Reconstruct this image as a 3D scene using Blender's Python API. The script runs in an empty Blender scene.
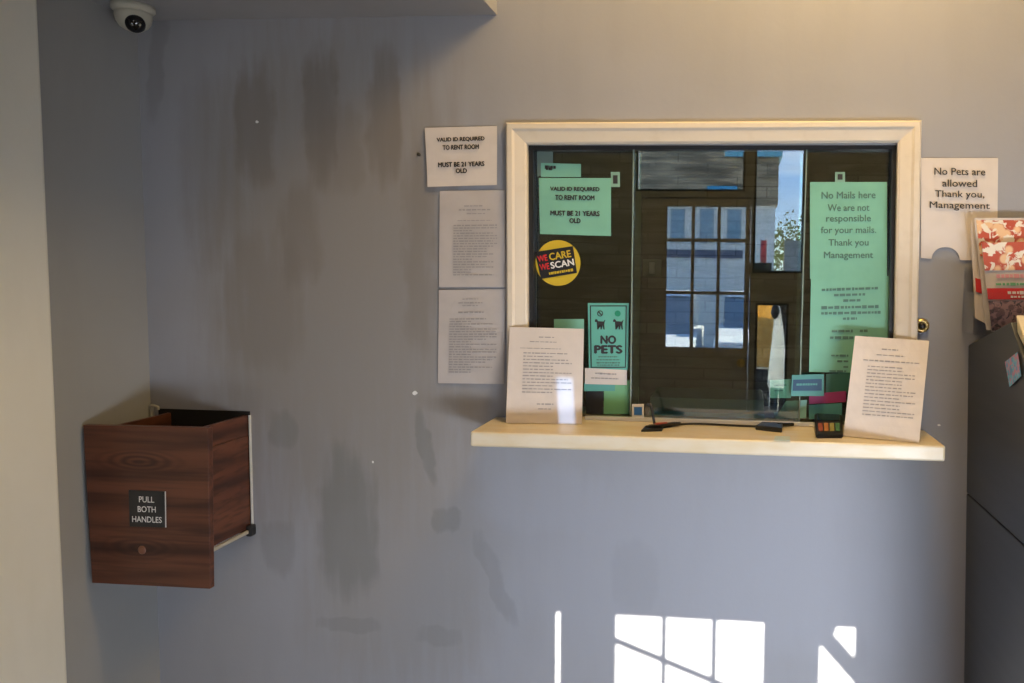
import bpy, bmesh, math, random
from mathutils import Vector, Matrix
random.seed(7)
C = bpy.context.scene
COL = C.collection
R = math.radians

# ---------------------------------------------------------------- camera
F = 800.0                      # focal length in pixels of the 1024 px frame
CAM = Vector((0, -2.35, 1.55))
roll = R(0.83)
PX0, PY0 = 660.0, 341.5        # principal point
vx, vy = 75.0, 61.0            # vanishing point of +Y relative to it
ux = vx*math.cos(roll) - vy*math.sin(roll)
uy = vx*math.sin(roll) + vy*math.cos(roll)
pit = math.atan(uy/F); yaw = math.atan(ux/F*math.cos(pit))
f0 = Vector((-math.sin(yaw)*math.cos(pit), math.cos(yaw)*math.cos(pit), -math.sin(pit)))
r0 = Vector((math.cos(yaw), math.sin(yaw), 0)); u0 = r0.cross(f0)
rr = r0*math.cos(roll) + u0*math.sin(roll)
uu = -r0*math.sin(roll) + u0*math.cos(roll)
cd = bpy.data.cameras.new('camera'); cam = bpy.data.objects.new('camera', cd); COL.objects.link(cam)
M = Matrix((rr, uu, -f0)).transposed().to_4x4(); M.translation = CAM
cam.matrix_world = M
cd.sensor_width = 36; cd.lens = 36*F/1024; cd.shift_x = -(PX0-512)/1024; cd.clip_start = 0.02; cd.clip_end = 300
C.camera = cam

# ---------------------------------------------------------------- light
SUNX, SUNZ = 0.583, 0.515       # per metre of depth
w = bpy.data.worlds.new('sky'); C.world = w; w.use_nodes = True
nt = w.node_tree; nt.nodes.clear()
tc = nt.nodes.new('ShaderNodeTexCoord'); sp0 = nt.nodes.new('ShaderNodeSeparateXYZ'); nt.links.new(tc.outputs['Generated'], sp0.inputs[0])
rp = nt.nodes.new('ShaderNodeValToRGB'); nt.links.new(sp0.outputs[2], rp.inputs[0])
rp.color_ramp.elements[0].position = 0.0; rp.color_ramp.elements[0].color = (.66, .78, .92, 1)
rp.color_ramp.elements[1].position = .5; rp.color_ramp.elements[1].color = (.12, .27, .62, 1)
e_ = rp.color_ramp.elements.new(.14); e_.color = (.30, .50, .90, 1)
cn = nt.nodes.new('ShaderNodeTexNoise'); cn.inputs['Scale'].default_value = 3.2; cn.inputs['Detail'].default_value = 6
mpn = nt.nodes.new('ShaderNodeMapping'); mpn.inputs['Scale'].default_value = (1, 1, 6); nt.links.new(tc.outputs['Generated'], mpn.inputs[0]); nt.links.new(mpn.outputs[0], cn.inputs['Vector'])
cr = nt.nodes.new('ShaderNodeMapRange'); cr.inputs[1].default_value = .55; cr.inputs[2].default_value = .75; cr.inputs[4].default_value = .7; nt.links.new(cn.outputs[0], cr.inputs[0])
cm = nt.nodes.new('ShaderNodeMix'); cm.data_type = 'RGBA'; nt.links.new(cr.outputs[0], cm.inputs[0]); nt.links.new(rp.outputs[0], cm.inputs[6]); cm.inputs[7].default_value = (.9, .93, 1, 1)
bg = nt.nodes.new('ShaderNodeBackground'); bg.inputs['Strength'].default_value = 4.6
wo = nt.nodes.new('ShaderNodeOutputWorld')
nt.links.new(cm.outputs[2], bg.inputs[0]); nt.links.new(bg.outputs[0], wo.inputs[0])
sd = bpy.data.lights.new('sun', 'SUN'); sd.energy = 42; sd.angle = R(0.20); sd.color = (1, .93, .80)
so = bpy.data.objects.new('sun', sd); COL.objects.link(so)
so.rotation_euler = Vector((-SUNX, 1, -SUNZ)).to_track_quat('-Z', 'Y').to_euler(); so.location = (6, -10, 8)

def area(name, loc, direction, sx, sy, power, color, portal=False):
    d = bpy.data.lights.new(name, 'AREA'); d.shape = 'RECTANGLE'; d.size = sx; d.size_y = sy
    d.energy = power; d.color = color
    if portal: d.cycles.is_portal = True
    if 'low' in name: d.spread = R(120 if 'left' in name else 78)
    o = bpy.data.objects.new(name, d); COL.objects.link(o); o.location = loc
    o.rotation_euler = Vector(direction).to_track_quat('-Z', 'Y').to_euler()
    return o
# added cool fill lights at made-up windows, warm lamp above the hatch, added cool ceiling tube behind
area('cool_fill_side', (2.55, -1.7, .95), (-1, .55, -.45), 1.8, 1.2, 5, (.78, .88, 1.0))
area('daylight_low_window', (1.6, -2.94, .36), (-.46, 1, .05), 1.9, .46, 25, (.80, .88, 1.0))
area('cool_fill_low_left', (-1.15, -2.94, .36), (-.10, 1, .10), .7, .46, 2.5, (.82, .90, 1.0))
WARM_LAMP = (0.34, -0.72, 3.05)
WARM_POWER = 70
TUBE_POWER = 0.6

C.view_settings.view_transform = 'Standard'; C.view_settings.look = 'None'
C.view_settings.gamma = 1; C.view_settings.use_curve_mapping = False
C.view_settings.exposure = 0.0
C.render.engine = 'CYCLES'
C.cycles.use_denoising = True
C.cycles.max_bounces = 8; C.cycles.transparent_max_bounces = 16
C.cycles.sample_clamp_indirect = 6; C.cycles.caustics_reflective = False; C.cycles.caustics_refractive = False

# ---------------------------------------------------------------- pixel -> place
def ray(px, py):
    return (rr*(px-PX0) + uu*(PY0-py) + f0*F)
def P(px, py, Y=0.0):
    d = ray(px, py); t = (Y-CAM.y)/d.y; return CAM + d*t
def PX(px, py, X):
    d = ray(px, py); t = (X-CAM.x)/d.x; return CAM + d*t
def PZ(px, py, Z):
    d = ray(px, py); t = (Z-CAM.z)/d.z; return CAM + d*t

# ---------------------------------------------------------------- materials
def mat(name, color=(.5,.5,.5), rough=.6, metal=0, spec=None, emit=None):
    m = bpy.data.materials.new(name); m.use_nodes = True
    b = m.node_tree.nodes['Principled BSDF']
    b.inputs['Base Color'].default_value = (*color, 1); b.inputs['Roughness'].default_value = rough
    b.inputs['Metallic'].default_value = metal
    if spec is not None: b.inputs['Specular IOR Level'].default_value = spec
    if emit: b.inputs['Emission Color'].default_value = (*emit[:3], 1); b.inputs['Emission Strength'].default_value = emit[3]
    return m
class N:
    def __init__(s, m): s.t = m.node_tree; s.b = s.t.nodes['Principled BSDF']
    def n(s, typ, **kw):
        x = s.t.nodes.new(typ)
        for k, v in kw.items(): setattr(x, k, v)
        return x
    def l(s, a, b): s.t.links.new(a, b)
    def math(s, op, a, b=None, c=None):
        x = s.n('ShaderNodeMath', operation=op)
        for i, v in enumerate((a, b, c)):
            if v is None: continue
            if isinstance(v, (int, float)): x.inputs[i].default_value = v
            else: s.l(v, x.inputs[i])
        return x.outputs[0]
    def mix(s, f, a, b):
        x = s.n('ShaderNodeMix', data_type='RGBA')
        for i, v in ((0, f), (6, a), (7, b)):
            if isinstance(v, (int, float)): x.inputs[i].default_value = v
            elif isinstance(v, tuple): x.inputs[i].default_value = (*v, 1)
            else: s.l(v, x.inputs[i])
        return x.outputs[2]
    def smooth(s, v, a, b):
        x = s.n('ShaderNodeMapRange', interpolation_type='SMOOTHSTEP')
        s.l(v, x.inputs[0]); x.inputs[1].default_value = a; x.inputs[2].default_value = b
        return x.outputs[0]
    def noise(s, vec, scale, detail=3, dist=0):
        x = s.n('ShaderNodeTexNoise'); x.inputs['Scale'].default_value = scale
        x.inputs['Detail'].default_value = detail; x.inputs['Distortion'].default_value = dist
        if vec is not None: s.l(vec, x.inputs['Vector'])
        return x
    def mapping(s, vec, scale=(1,1,1), rot=(0,0,0)):
        x = s.n('ShaderNodeMapping'); x.inputs['Scale'].default_value = scale; x.inputs['Rotation'].default_value = rot
        s.l(vec, x.inputs[0]); return x.outputs[0]
    def coord(s): return s.n('ShaderNodeTexCoord').outputs['Object']
    def bump(s, h, strength=.2, dist=.005):
        x = s.n('ShaderNodeBump'); x.inputs['Strength'].default_value = strength; x.inputs['Distance'].default_value = dist
        s.l(h, x.inputs['Height']); s.l(x.outputs[0], s.b.inputs['Normal'])

CLEAN = (.33, .33, .355)
def wall_paint(name, patches=(), base=CLEAN):
    m = mat(name, base, .55, spec=.3); q = N(m); co = q.coord()
    n1 = q.noise(co, 1.6, 4); n2 = q.noise(q.mapping(co, (9, 9, 2.2)), 1.0, 4)
    n3 = q.noise(co, 60, 2)
    c = q.mix(q.math('MULTIPLY', q.smooth(n1.outputs[0], .42, .68), .35), base, (base[0]*.86, base[1]*.84, base[2]*.78))
    c = q.mix(q.math('MULTIPLY', q.smooth(n2.outputs[0], .45, .7), .18), c, (base[0]*.80, base[1]*.79, base[2]*.74))
    if patches:
        nd = q.noise(co, 9, 3)
        off = q.n('ShaderNodeVectorMath', operation='MULTIPLY_ADD'); q.l(nd.outputs['Color'], off.inputs[0])
        off.inputs[1].default_value = (.07, 0, .07); off.inputs[2].default_value = (-.035, 0, -.035)
        ad = q.n('ShaderNodeVectorMath', operation='ADD'); q.l(co, ad.inputs[0]); q.l(off.outputs[0], ad.inputs[1])
        sep = q.n('ShaderNodeSeparateXYZ'); q.l(ad.outputs[0], sep.inputs[0])
        stk = q.noise(q.mapping(co, (28, 1, 3.5)), 1.0, 3)
        jit = q.math('MULTIPLY', q.math('SUBTRACT', stk.outputs[0], .5), 2.6)
        for (px, py, rx, ry, colr, st, soft, tilt) in patches:
            p = P(px, py); sx, sz = rx/340, ry/340
            dx = q.math('SUBTRACT', sep.outputs[0], p.x); dz = q.math('SUBTRACT', sep.outputs[2], p.z)
            if tilt: dx = q.math('ADD', dx, q.math('MULTIPLY', dz, tilt))
            ax = q.math('POWER', q.math('ABSOLUTE', q.math('DIVIDE', dx, sx)), 3.0)
            az = q.math('POWER', q.math('ABSOLUTE', q.math('DIVIDE', dz, sz)), 3.0)
            k = q.smooth(q.math('ADD', q.math('ADD', ax, az), jit), 1.1 + soft*1.5, 1.0 - soft)
            c = q.mix(q.math('MULTIPLY', k, st), c, colr)
    q.l(c, q.b.inputs['Base Color'])
    q.bump(q.math('ADD', n3.outputs[0], q.math('MULTIPLY', n2.outputs[0], 2)), .12, .003)
    return m
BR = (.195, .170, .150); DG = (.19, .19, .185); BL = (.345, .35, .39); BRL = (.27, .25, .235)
PATCH = [
    (335, 280, 125, 220, BRL, .95, .9, 0), (400, 550, 95, 130, BRL, .55, .9, 0),
    (262, 300, 42, 60, BR, .35, .8, 0), (420, 250, 16, 90, BR, .45, .8, 0), (300, 235, 20, 50, BR, .45, .7, 0),
    (255, 125, 19, 62, BR, .6, .6, 0), (320, 115, 16, 62, BR, .68, .7, 0), (340, 150, 22, 42, BR, .35, .7, 0),
    (384, 115, 16, 64, BR, .64, .7, 0), (210, 170, 30, 90, BR, .25, .8, 0),
    (348, 525, 30, 72, DG, .62, .6, 0), (338, 480, 22, 34, DG, .2, .6, 0),
    (427, 447, 7, 34, DG, .6, .5, .28), (446, 519, 13, 13, DG, .5, .5, 0), (282, 430, 14, 18, DG, .5, .6, 0),
    (280, 548, 18, 28, DG, .35, .6, 0), (495, 580, 9, 44, DG, .4, .6, .4), (635, 575, 22, 34, DG, .28, .6, 0),
    (350, 626, 34, 8, DG, .35, .6, 0), (440, 636, 22, 10, DG, .3, .6, 0), (475, 400, 18, 52, BRL, .5, .6, 0),
    (720, 560, 210, 80, BL, .5, .9, 0), (545, 500, 60, 30, BL, .4, .8, 0),
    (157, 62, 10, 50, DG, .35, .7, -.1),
    (940, 300, 22, 32, BL, .35, .6, 0),
]
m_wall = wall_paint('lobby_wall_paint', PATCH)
m_wall2 = wall_paint('side_wall_paint', base=(.34, .345, .345))
m_soffit = wall_paint('soffit_paint', base=(.36, .36, .38))
m_trim = wall_paint('cream_trim_paint', base=(.78, .77, .70))
m_ceil = mat('ceiling_white', (.7, .7, .68), .8)

m_frame = mat('cream_gloss_paint', (.76, .72, .64), .35)
q = N(m_frame); co = q.coord(); n_ = q.noise(co, 25, 4)
q.l(q.mix(q.smooth(n_.outputs[0], .5, .8), (.72, .63, .51), (.67, .58, .46)), q.b.inputs['Base Color'])
m_sill = mat('yellowed_sill_paint', (.74, .66, .52), .35)
q = N(m_sill); co = q.coord(); n_ = q.noise(q.mapping(co, (6, 20, 20)), 1.5, 4)
q.l(q.mix(q.smooth(n_.outputs[0], .35, .75), (.74, .64, .48), (.70, .56, .34)), q.b.inputs['Base Color'])
m_black = mat('black_plastic', (.015, .015, .016), .35)
m_ink = mat('black_ink', (.03, .03, .032), .7)
m_inkg = mat('grey_ink', (.33, .31, .30), .8)
m_inkmint = mat('faded_ink', (.10, .20, .17), .8)
m_white = mat('white_plastic', (.72, .71, .66), .4)
m_camwhite = mat('aged_white_plastic', (.50, .48, .40), .4)
m_brass = mat('worn_brass', (.62, .43, .16), .28, 1)
m_alu = mat('aluminium', (.72, .72, .70), .4, .6)
m_red = mat('red_print', (.62, .03, .03), .5)
m_redd = mat('faded_red_print', (.45, .05, .06), .5)
m_yellow = mat('yellow_print', (.60, .42, .02), .5)
m_whitep = mat('white_print', (.80, .78, .74), .6)
m_blue = mat('blue_print', (.03, .16, .48), .5)
m_navy = mat('navy_print', (.012, .06, .13), .5)
m_teal = mat('teal_print', (.09, .30, .28), .6)
m_green = mat('green_print', (.16, .42, .22), .6)
m_magenta = mat('magenta_print', (.34, .035, .14), .6)
m_pink = mat('pink_print', (.75, .35, .40), .6)
m_lens = mat('dark_lens', (.006, .006, .007), .06)

def paper_mat(name, c, stain=.12):
    m = mat(name, c, .75, spec=.2); q = N(m); co = q.coord(); n_ = q.noise(co, 14, 4); n2 = q.noise(q.mapping(co, (40, 40, 3)), 1, 2)
    cc = q.mix(q.math('MULTIPLY', q.smooth(n_.outputs[0], .4, .75), .6), c, tuple(v*(1-stain) for v in c))
    q.l(cc, q.b.inputs['Base Color']); q.bump(n2.outputs[0], .1, .004)
    return m
m_paper = paper_mat('white_paper', (.66, .59, .54))
m_paperg = paper_mat('greyed_paper', (.50, .45, .42))
m_mint = paper_mat('glass_tinted_paper', (.21, .48, .36))  # white sheets, with the green tint of the glass put into their colour
m_mint2 = paper_mat('pale_green_paper', (.24, .42, .33))
m_card = paper_mat('green_tinted_card', (.36, .66, .52))

def walnut(name, axis):
    m = mat(name, (.1,.04,.02), .38, spec=.35); q = N(m); co = q.coord()
    sc = {'x': (1.0, 9, 9), 'y': (9, 1.6, 9)}[axis]
    mp = q.mapping(co, sc)
    big = q.noise(mp, 1.3, 3, .6)
    wv = q.n('ShaderNodeTexWave', wave_type='BANDS', bands_direction='Z'); q.l(mp, wv.inputs[0])
    wv.inputs['Scale'].default_value = .42; wv.inputs['Distortion'].default_value = 9; wv.inputs['Detail'].default_value = 3; wv.inputs['Detail Scale'].default_value = .55
    fine = q.noise(q.mapping(co, tuple(v*(9 if v > 1 else 3) for v in sc)), 1.0, 3)
    if axis == 'x':
        gx = q.n('ShaderNodeSeparateXYZ'); q.l(co, gx.inputs[0]); wave_ = None
        pc = [P(142, 548, -.28), P(138, 462, -.28)]; ds = []
        nw = q.noise(q.mapping(co, (3, 3, 14)), 1.0, 2)
        for k_, c_ in enumerate(pc):
            ax_ = q.math('POWER', q.math('MULTIPLY', q.math('SUBTRACT', gx.outputs[0], c_.x), .27), 2.0)
            az_ = q.math('POWER', q.math('SUBTRACT', gx.outputs[2], c_.z), 2.0)
            ds.append(q.math('SQRT', q.math('ADD', ax_, az_)))
        dm = q.math('ADD', q.math('MINIMUM', ds[0], ds[1]), q.math('MULTIPLY', nw.outputs[0], .028))
        ring_ = q.math('ADD', q.math('MULTIPLY', q.math('SINE', q.math('MULTIPLY', dm, 560)), .5), .5)
        near = q.smooth(dm, .062, .022)
    c = q.mix(wv.outputs[1], (.050, .019, .012), (.125, .044, .024))
    c = q.mix(q.smooth(big.outputs[0], .42, .68), c, (.150, .056, .030))
    if axis == 'x': c = q.mix(q.math('MULTIPLY', q.math('MULTIPLY', ring_, near), .75), c, (.030, .013, .010))
    c = q.mix(q.math('MULTIPLY', q.smooth(fine.outputs[0], .45, .7), .55), c, (.035, .015, .010))
    q.l(c, q.b.inputs['Base Color']); return m
m_woodx = walnut('walnut_laminate_front', 'x'); m_woody = walnut('walnut_laminate_side', 'y')
m_darkwood = mat('dark_drawer_lining', (.022, .015, .012), .7)

def glass(name, tint, refl):
    m = bpy.data.materials.new(name); m.use_nodes = True; t = m.node_tree; t.nodes.clear()
    tr = t.nodes.new('ShaderNodeBsdfTransparent'); tr.inputs[0].default_value = (*tint, 1)
    gl = t.nodes.new('ShaderNodeBsdfGlossy'); gl.inputs['Roughness'].default_value = 0.0; gl.inputs[0].default_value = (1,1,1,1)
    fr = t.nodes.new('ShaderNodeFresnel'); fr.inputs[0].default_value = 1.5
    ml = t.nodes.new('ShaderNodeMath'); ml.operation = 'MULTIPLY'; ml.inputs[1].default_value = refl; ml.use_clamp = True
    mx = t.nodes.new('ShaderNodeMixShader'); o = t.nodes.new('ShaderNodeOutputMaterial')
    t.links.new(fr.outputs[0], ml.inputs[0]); t.links.new(ml.outputs[0], mx.inputs[0])
    t.links.new(tr.outputs[0], mx.inputs[1]); t.links.new(gl.outputs[0], mx.inputs[2]); t.links.new(mx.outputs[0], o.inputs[0])
    return m
m_glass = glass('thick_security_glass', (.84, .93, .87), 3.0)
m_clear = glass('clear_window_glass', (.97, .98, .98), .6)
m_acryl = glass('clear_acrylic', (.985, .985, .98), .6)

def stone(name, a, b, mort, sc=1.0):
    m = mat(name, a, .8); q = N(m); co = q.coord()
    n_ = q.noise(q.mapping(co, (2.2*sc, 2.2*sc, 13*sc)), 1.0, 3, .3)
    br = q.n('ShaderNodeTexBrick'); q.l(q.mapping(co, (1, 1, 1), (R(90), 0, 0)), br.inputs[0])
    br.inputs['Scale'].default_value = sc; br.inputs['Color1'].default_value = (*a, 1); br.inputs['Color2'].default_value = (*b, 1)
    br.inputs['Mortar'].default_value = (*mort, 1); br.inputs['Brick Width'].default_value = .31; br.inputs['Row Height'].default_value = .06
    br.inputs['Mortar Size'].default_value = .006; br.inputs['Mortar Smooth'].default_value = 1; br.inputs['Bias'].default_value = 0
    c = q.mix(q.smooth(n_.outputs[0], .38, .68), br.outputs[0], tuple(v*.30 for v in a))
    q.l(c, q.b.inputs['Base Color']); q.bump(n_.outputs[0], .5, .02)
    return m
m_stone = stone('dark_stacked_stone', (.125, .125, .115), (.075, .075, .07), (.03, .03, .03))
m_stoneout = stone('brown_facade_stone', (.50, .36, .22), (.32, .24, .15), (.16, .12, .08), .5)
m_backwall = mat('taupe_wall', (.30, .29, .26), .8)
m_door = mat('taupe_door_paint', (.38, .35, .31), .5)
m_concrete = mat('concrete', (.34, .35, .36), .9)
q = N(m_concrete); n_ = q.noise(q.coord(), 3, 5); q.l(q.mix(n_.outputs[0], (.26,.27,.29), (.44,.45,.46)), q.b.inputs['Base Color'])
m_floor = mat('floor_tile', (.2, .19, .17), .5)
q = N(m_floor); br = q.n('ShaderNodeTexBrick'); q.l(q.coord(), br.inputs[0]); br.offset = 0
br.inputs['Scale'].default_value = 1; br.inputs['Brick Width'].default_value = .4; br.inputs['Row Height'].default_value = .4; br.inputs['Mortar Size'].default_value = .006
br.inputs['Color1'].default_value = (.23,.21,.19,1); br.inputs['Color2'].default_value = (.19,.175,.155,1); br.inputs['Mortar'].default_value = (.1,.09,.08,1)
q.l(br.outputs[0], q.b.inputs['Base Color'])
m_cab = mat('dark_grey_metal', (.055, .058, .066), .42, .2)
q = N(m_cab); n_ = q.noise(q.mapping(q.coord(), (2, 2, 25)), 1.5, 3); q.l(q.mix(n_.outputs[0], (.045,.048,.056), (.07,.073,.082)), q.b.inputs['Base Color'])
m_beige = mat('beige_plastic', (.62, .53, .38), .5)
def food(name, a, b, c3, sc):
    m = mat(name, a, .35); q = N(m); co = q.coord()
    v = q.n('ShaderNodeTexVoronoi', feature='F1'); v.inputs['Scale'].default_value = sc; q.l(co, v.inputs[0])
    n_ = q.noise(co, sc*1.3, 3, .8)
    c = q.mix(q.smooth(v.outputs['Distance'], .35, .55), a, b); c = q.mix(q.smooth(n_.outputs[0], .52, .58), c, c3)
    q.l(c, q.b.inputs['Base Color']); return m
m_food = food('pizza_picture_print', (.80, .50, .26), (.50, .08, .03), (.80, .70, .55), 34)
m_food2 = food('dark_picture_print', (.16, .09, .10), (.34, .20, .20), (.07, .05, .06), 55)
m_stk = food('blue_pink_print', (.10, .35, .62), (.65, .25, .42), (.16, .52, .70), 60)

# ---------------------------------------------------------------- mesh helpers
def link(name, bm, m, parent=None, kind=None, smooth=False):
    me = bpy.data.meshes.new(name); bmesh.ops.recalc_face_normals(bm, faces=bm.faces); bm.to_mesh(me); bm.free()
    o = bpy.data.objects.new(name, me); COL.objects.link(o)
    for x in (m if isinstance(m, (list, tuple)) else [m]): me.materials.append(x)
    if parent is not None:
        o.parent = parent
        o.matrix_parent_inverse = Matrix.Translation(-Vector(parent.location))
    if kind: o['kind'] = kind
    if smooth:
        for p in me.polygons: p.use_smooth = True
    return o
def tag(o, label=None, cat=None, group=None, kind=None):
    if label: o['label'] = label
    if cat: o['category'] = cat
    if group: o['group'] = group
    if kind: o['kind'] = kind
    return o
def thing(name, loc, label, cat, group=None, kind=None):
    o = bpy.data.objects.new(name, None); COL.objects.link(o); o.location = loc; o.empty_display_size = .05
    return tag(o, label, cat, group, kind)
def box(bm, a, b, bev=0, seg=2):
    x0,y0,z0 = [min(a[i], b[i]) for i in range(3)]; x1,y1,z1 = [max(a[i], b[i]) for i in range(3)]
    vs = [bm.verts.new(v) for v in ((x0,y0,z0),(x1,y0,z0),(x1,y1,z0),(x0,y1,z0),(x0,y0,z1),(x1,y0,z1),(x1,y1,z1),(x0,y1,z1))]
    fs = [bm.faces.new([vs[i] for i in f]) for f in ((0,3,2,1),(4,5,6,7),(0,1,5,4),(1,2,6,5),(2,3,7,6),(3,0,4,7))]
    if bev:
        es = list({e for f in fs for e in f.edges})
        bmesh.ops.bevel(bm, geom=es, offset=bev, segments=seg, affect='EDGES', profile=.5)
def BX(a, b, bev=0, seg=2):
    bm = bmesh.new(); box(bm, a, b, bev, seg); return bm
def prism(bm, pts, vec, bev=0, seg=2):
    """polygon pts (world, planar) swept along vec"""
    v = Vector(vec); A = [bm.verts.new(p) for p in pts]; B = [bm.verts.new(Vector(p)+v) for p in pts]
    n = len(pts); fs = [bm.faces.new(A), bm.faces.new(B[::-1])]
    for i in range(n): fs.append(bm.faces.new([A[i], B[i], B[(i+1)%n], A[(i+1)%n]]))
    if bev:
        es = list({e for f in fs for e in f.edges}); bmesh.ops.bevel(bm, geom=es, offset=bev, segments=seg, affect='EDGES', profile=.5)
def PR(pts, vec, bev=0, seg=2):
    bm = bmesh.new(); prism(bm, pts, vec, bev, seg); return bm
def tube(bm, pts, rad, n=10, caps=True):
    pts = [Vector(p) for p in pts]; rings = []
    up = Vector((0, 0, 1)); prev = None
    for i, p in enumerate(pts):
        d = (pts[min(i+1, len(pts)-1)] - pts[max(i-1, 0)]).normalized()
        if prev is None:
            a = d.cross(up if abs(d.dot(up)) < .95 else Vector((1, 0, 0))).normalized()
        else: a = (prev - d*prev.dot(d)).normalized()
        prev = a; b = d.cross(a); r = rad[i] if isinstance(rad, (list, tuple)) else rad
        rings.append([bm.verts.new(p + (a*math.cos(2*math.pi*k/n) + b*math.sin(2*math.pi*k/n))*r) for k in range(n)])
    for i in range(len(rings)-1):
        for k in range(n): bm.faces.new([rings[i][k], rings[i][(k+1)%n], rings[i+1][(k+1)%n], rings[i+1][k]])
    if caps: bm.faces.new(rings[0][::-1]); bm.faces.new(rings[-1])
def TB(pts, rad, n=10):
    bm = bmesh.new(); tube(bm, pts, rad, n); return bm
def spline(pts, sub=6):
    pts = [Vector(p) for p in pts]; out = []
    for i in range(len(pts)-1):
        a, b, c, d = pts[max(i-1,0)], pts[i], pts[i+1], pts[min(i+2, len(pts)-1)]
        for k in range(sub):
            t = k/sub
            out.append(.5*((2*b) + (c-a)*t + (2*a-5*b+4*c-d)*t*t + (3*b-a-3*c+d)*t**3))
    out.append(pts[-1]); return out
def holed(x0, x1, z0, z1, holes, y, th):
    """slab in the XZ plane from y to y+th with rectangular holes"""
    xs = sorted({x0, x1, *[v for h in holes for v in (h[0], h[1])]}); zs = sorted({z0, z1, *[v for h in holes for v in (h[2], h[3])]})
    bm = bmesh.new(); V = {}
    def v(i, j):
        if (i, j) not in V: V[i, j] = bm.verts.new((xs[i], y, zs[j]))
        return V[i, j]
    for i in range(len(xs)-1):
        for j in range(len(zs)-1):
            cx, cz = (xs[i]+xs[i+1])/2, (zs[j]+zs[j+1])/2
            if any(h[0] < cx < h[1] and h[2] < cz < h[3] for h in holes): continue
            bm.faces.new([v(i,j), v(i+1,j), v(i+1,j+1), v(i,j+1)])
    r = bmesh.ops.extrude_face_region(bm, geom=list(bm.faces))
    for e in r['geom']:
        if isinstance(e, bmesh.types.BMVert): e.co.y += th
    return bm

def sheet(corners, thick=.0008, wave=.002, n=10, curl=0.0, seed=0, notch=None):
    """paper sheet through four world corners (tl,tr,br,bl), a little uneven"""
    tl, tr, br, bl = [Vector(c) for c in corners]; rnd = random.Random(seed); ph = rnd.random()*6
    nrm = (tr-tl).cross(bl-tl).normalized()     # points away from the camera for tl->tr, tl->bl
    if nrm.y > 0: nrm = -nrm
    bm = bmesh.new(); g = {}; h = {}
    for j in range(n+1):
        for i in range(n+1):
            u, v = i/n, j/n
            p = (tl*(1-u)+tr*u)*(1-v) + (bl*(1-u)+br*u)*v
            d = wave*(math.sin(ph+u*5+v*2)*.5+.5)*(math.sin(math.pi*u)*.6+.4) + curl*max(0, v-.7)**2*8*(math.sin(ph+3*u)*.3+.7)
            g[i,j] = bm.verts.new(p + nrm*d); h[i,j] = bm.verts.new(p + nrm*(d+thick))
    skip = set()
    if notch:
        for i in range(n):
            for j in range(n):
                if notch((i+.5)/n, (j+.5)/n): skip.add((i, j))
    for i in range(n):
        for j in range(n):
            if (i,j) in skip: continue
            bm.faces.new([h[i,j], h[i,j+1], h[i+1,j+1], h[i+1,j]]); bm.faces.new([g[i,j], g[i+1,j], g[i+1,j+1], g[i,j+1]])
            for (di, dj, a, b) in ((-1,0,(i,j),(i,j+1)), (1,0,(i+1,j),(i+1,j+1)), (0,-1,(i,j),(i+1,j)), (0,1,(i,j+1),(i+1,j+1))):
                k = (i+di, j+dj)
                if not (0 <= k[0] < n and 0 <= k[1] < n) or k in skip:
                    bm.faces.new([g[a], g[b], h[b], h[a]])
    return bm
FONTCACHE = {}
def text_mesh(body, bold=0.0):
    cu = bpy.data.curves.new('t', 'FONT'); cu.body = body; cu.align_x = 'CENTER'; cu.align_y = 'CENTER'; cu.offset = bold; cu.resolution_u = 3
    cu.size = 1; o = bpy.data.objects.new('t', cu); COL.objects.link(o)
    bpy.context.view_layer.update()
    me = bpy.data.meshes.new_from_object(o.evaluated_get(bpy.context.evaluated_depsgraph_get()))
    bpy.data.objects.remove(o); bpy.data.curves.remove(cu)
    return me
def lettering(body, O, U, V, wid, hei, m, parent, bold=.01, lift=.0022, name='lettering', th=.0003):
    """text centred at O, U right unit, V up unit; scaled to wid x hei (metres)"""
    me = text_mesh(body, 0.0); xs = [v.co.x for v in me.vertices]; ys = [v.co.y for v in me.vertices]
    cx, cy = (min(xs)+max(xs))/2, (min(ys)+max(ys))/2; sx = wid/(max(xs)-min(xs)); sy = hei/(max(ys)-min(ys))
    nrm = U.cross(V).normalized()
    if nrm.dot(CAM-O) < 0: nrm = -nrm
    for v in me.vertices:
        v.co = O + U*((v.co.x-cx)*sx) + V*((v.co.y-cy)*sy) + nrm*lift
    if bold:
        bm = bmesh.new(); src = me.copy()
        for k, (a, b) in enumerate(((-1, 0), (1, 0), (0, .8), (0, -.8))):
            m2 = src.copy(); m2.transform(Matrix.Translation(U*(a*bold*sx) + V*(b*bold*sy) + nrm*(.00004*k))); bm.from_mesh(m2); bpy.data.meshes.remove(m2)
        bm.to_mesh(me); bm.free(); bpy.data.meshes.remove(src)
    o = bpy.data.objects.new(name, me); COL.objects.link(o); me.materials.append(m)
    o.parent = parent; o.matrix_parent_inverse = Matrix.Translation(-Vector(parent.location))
    return o
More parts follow.
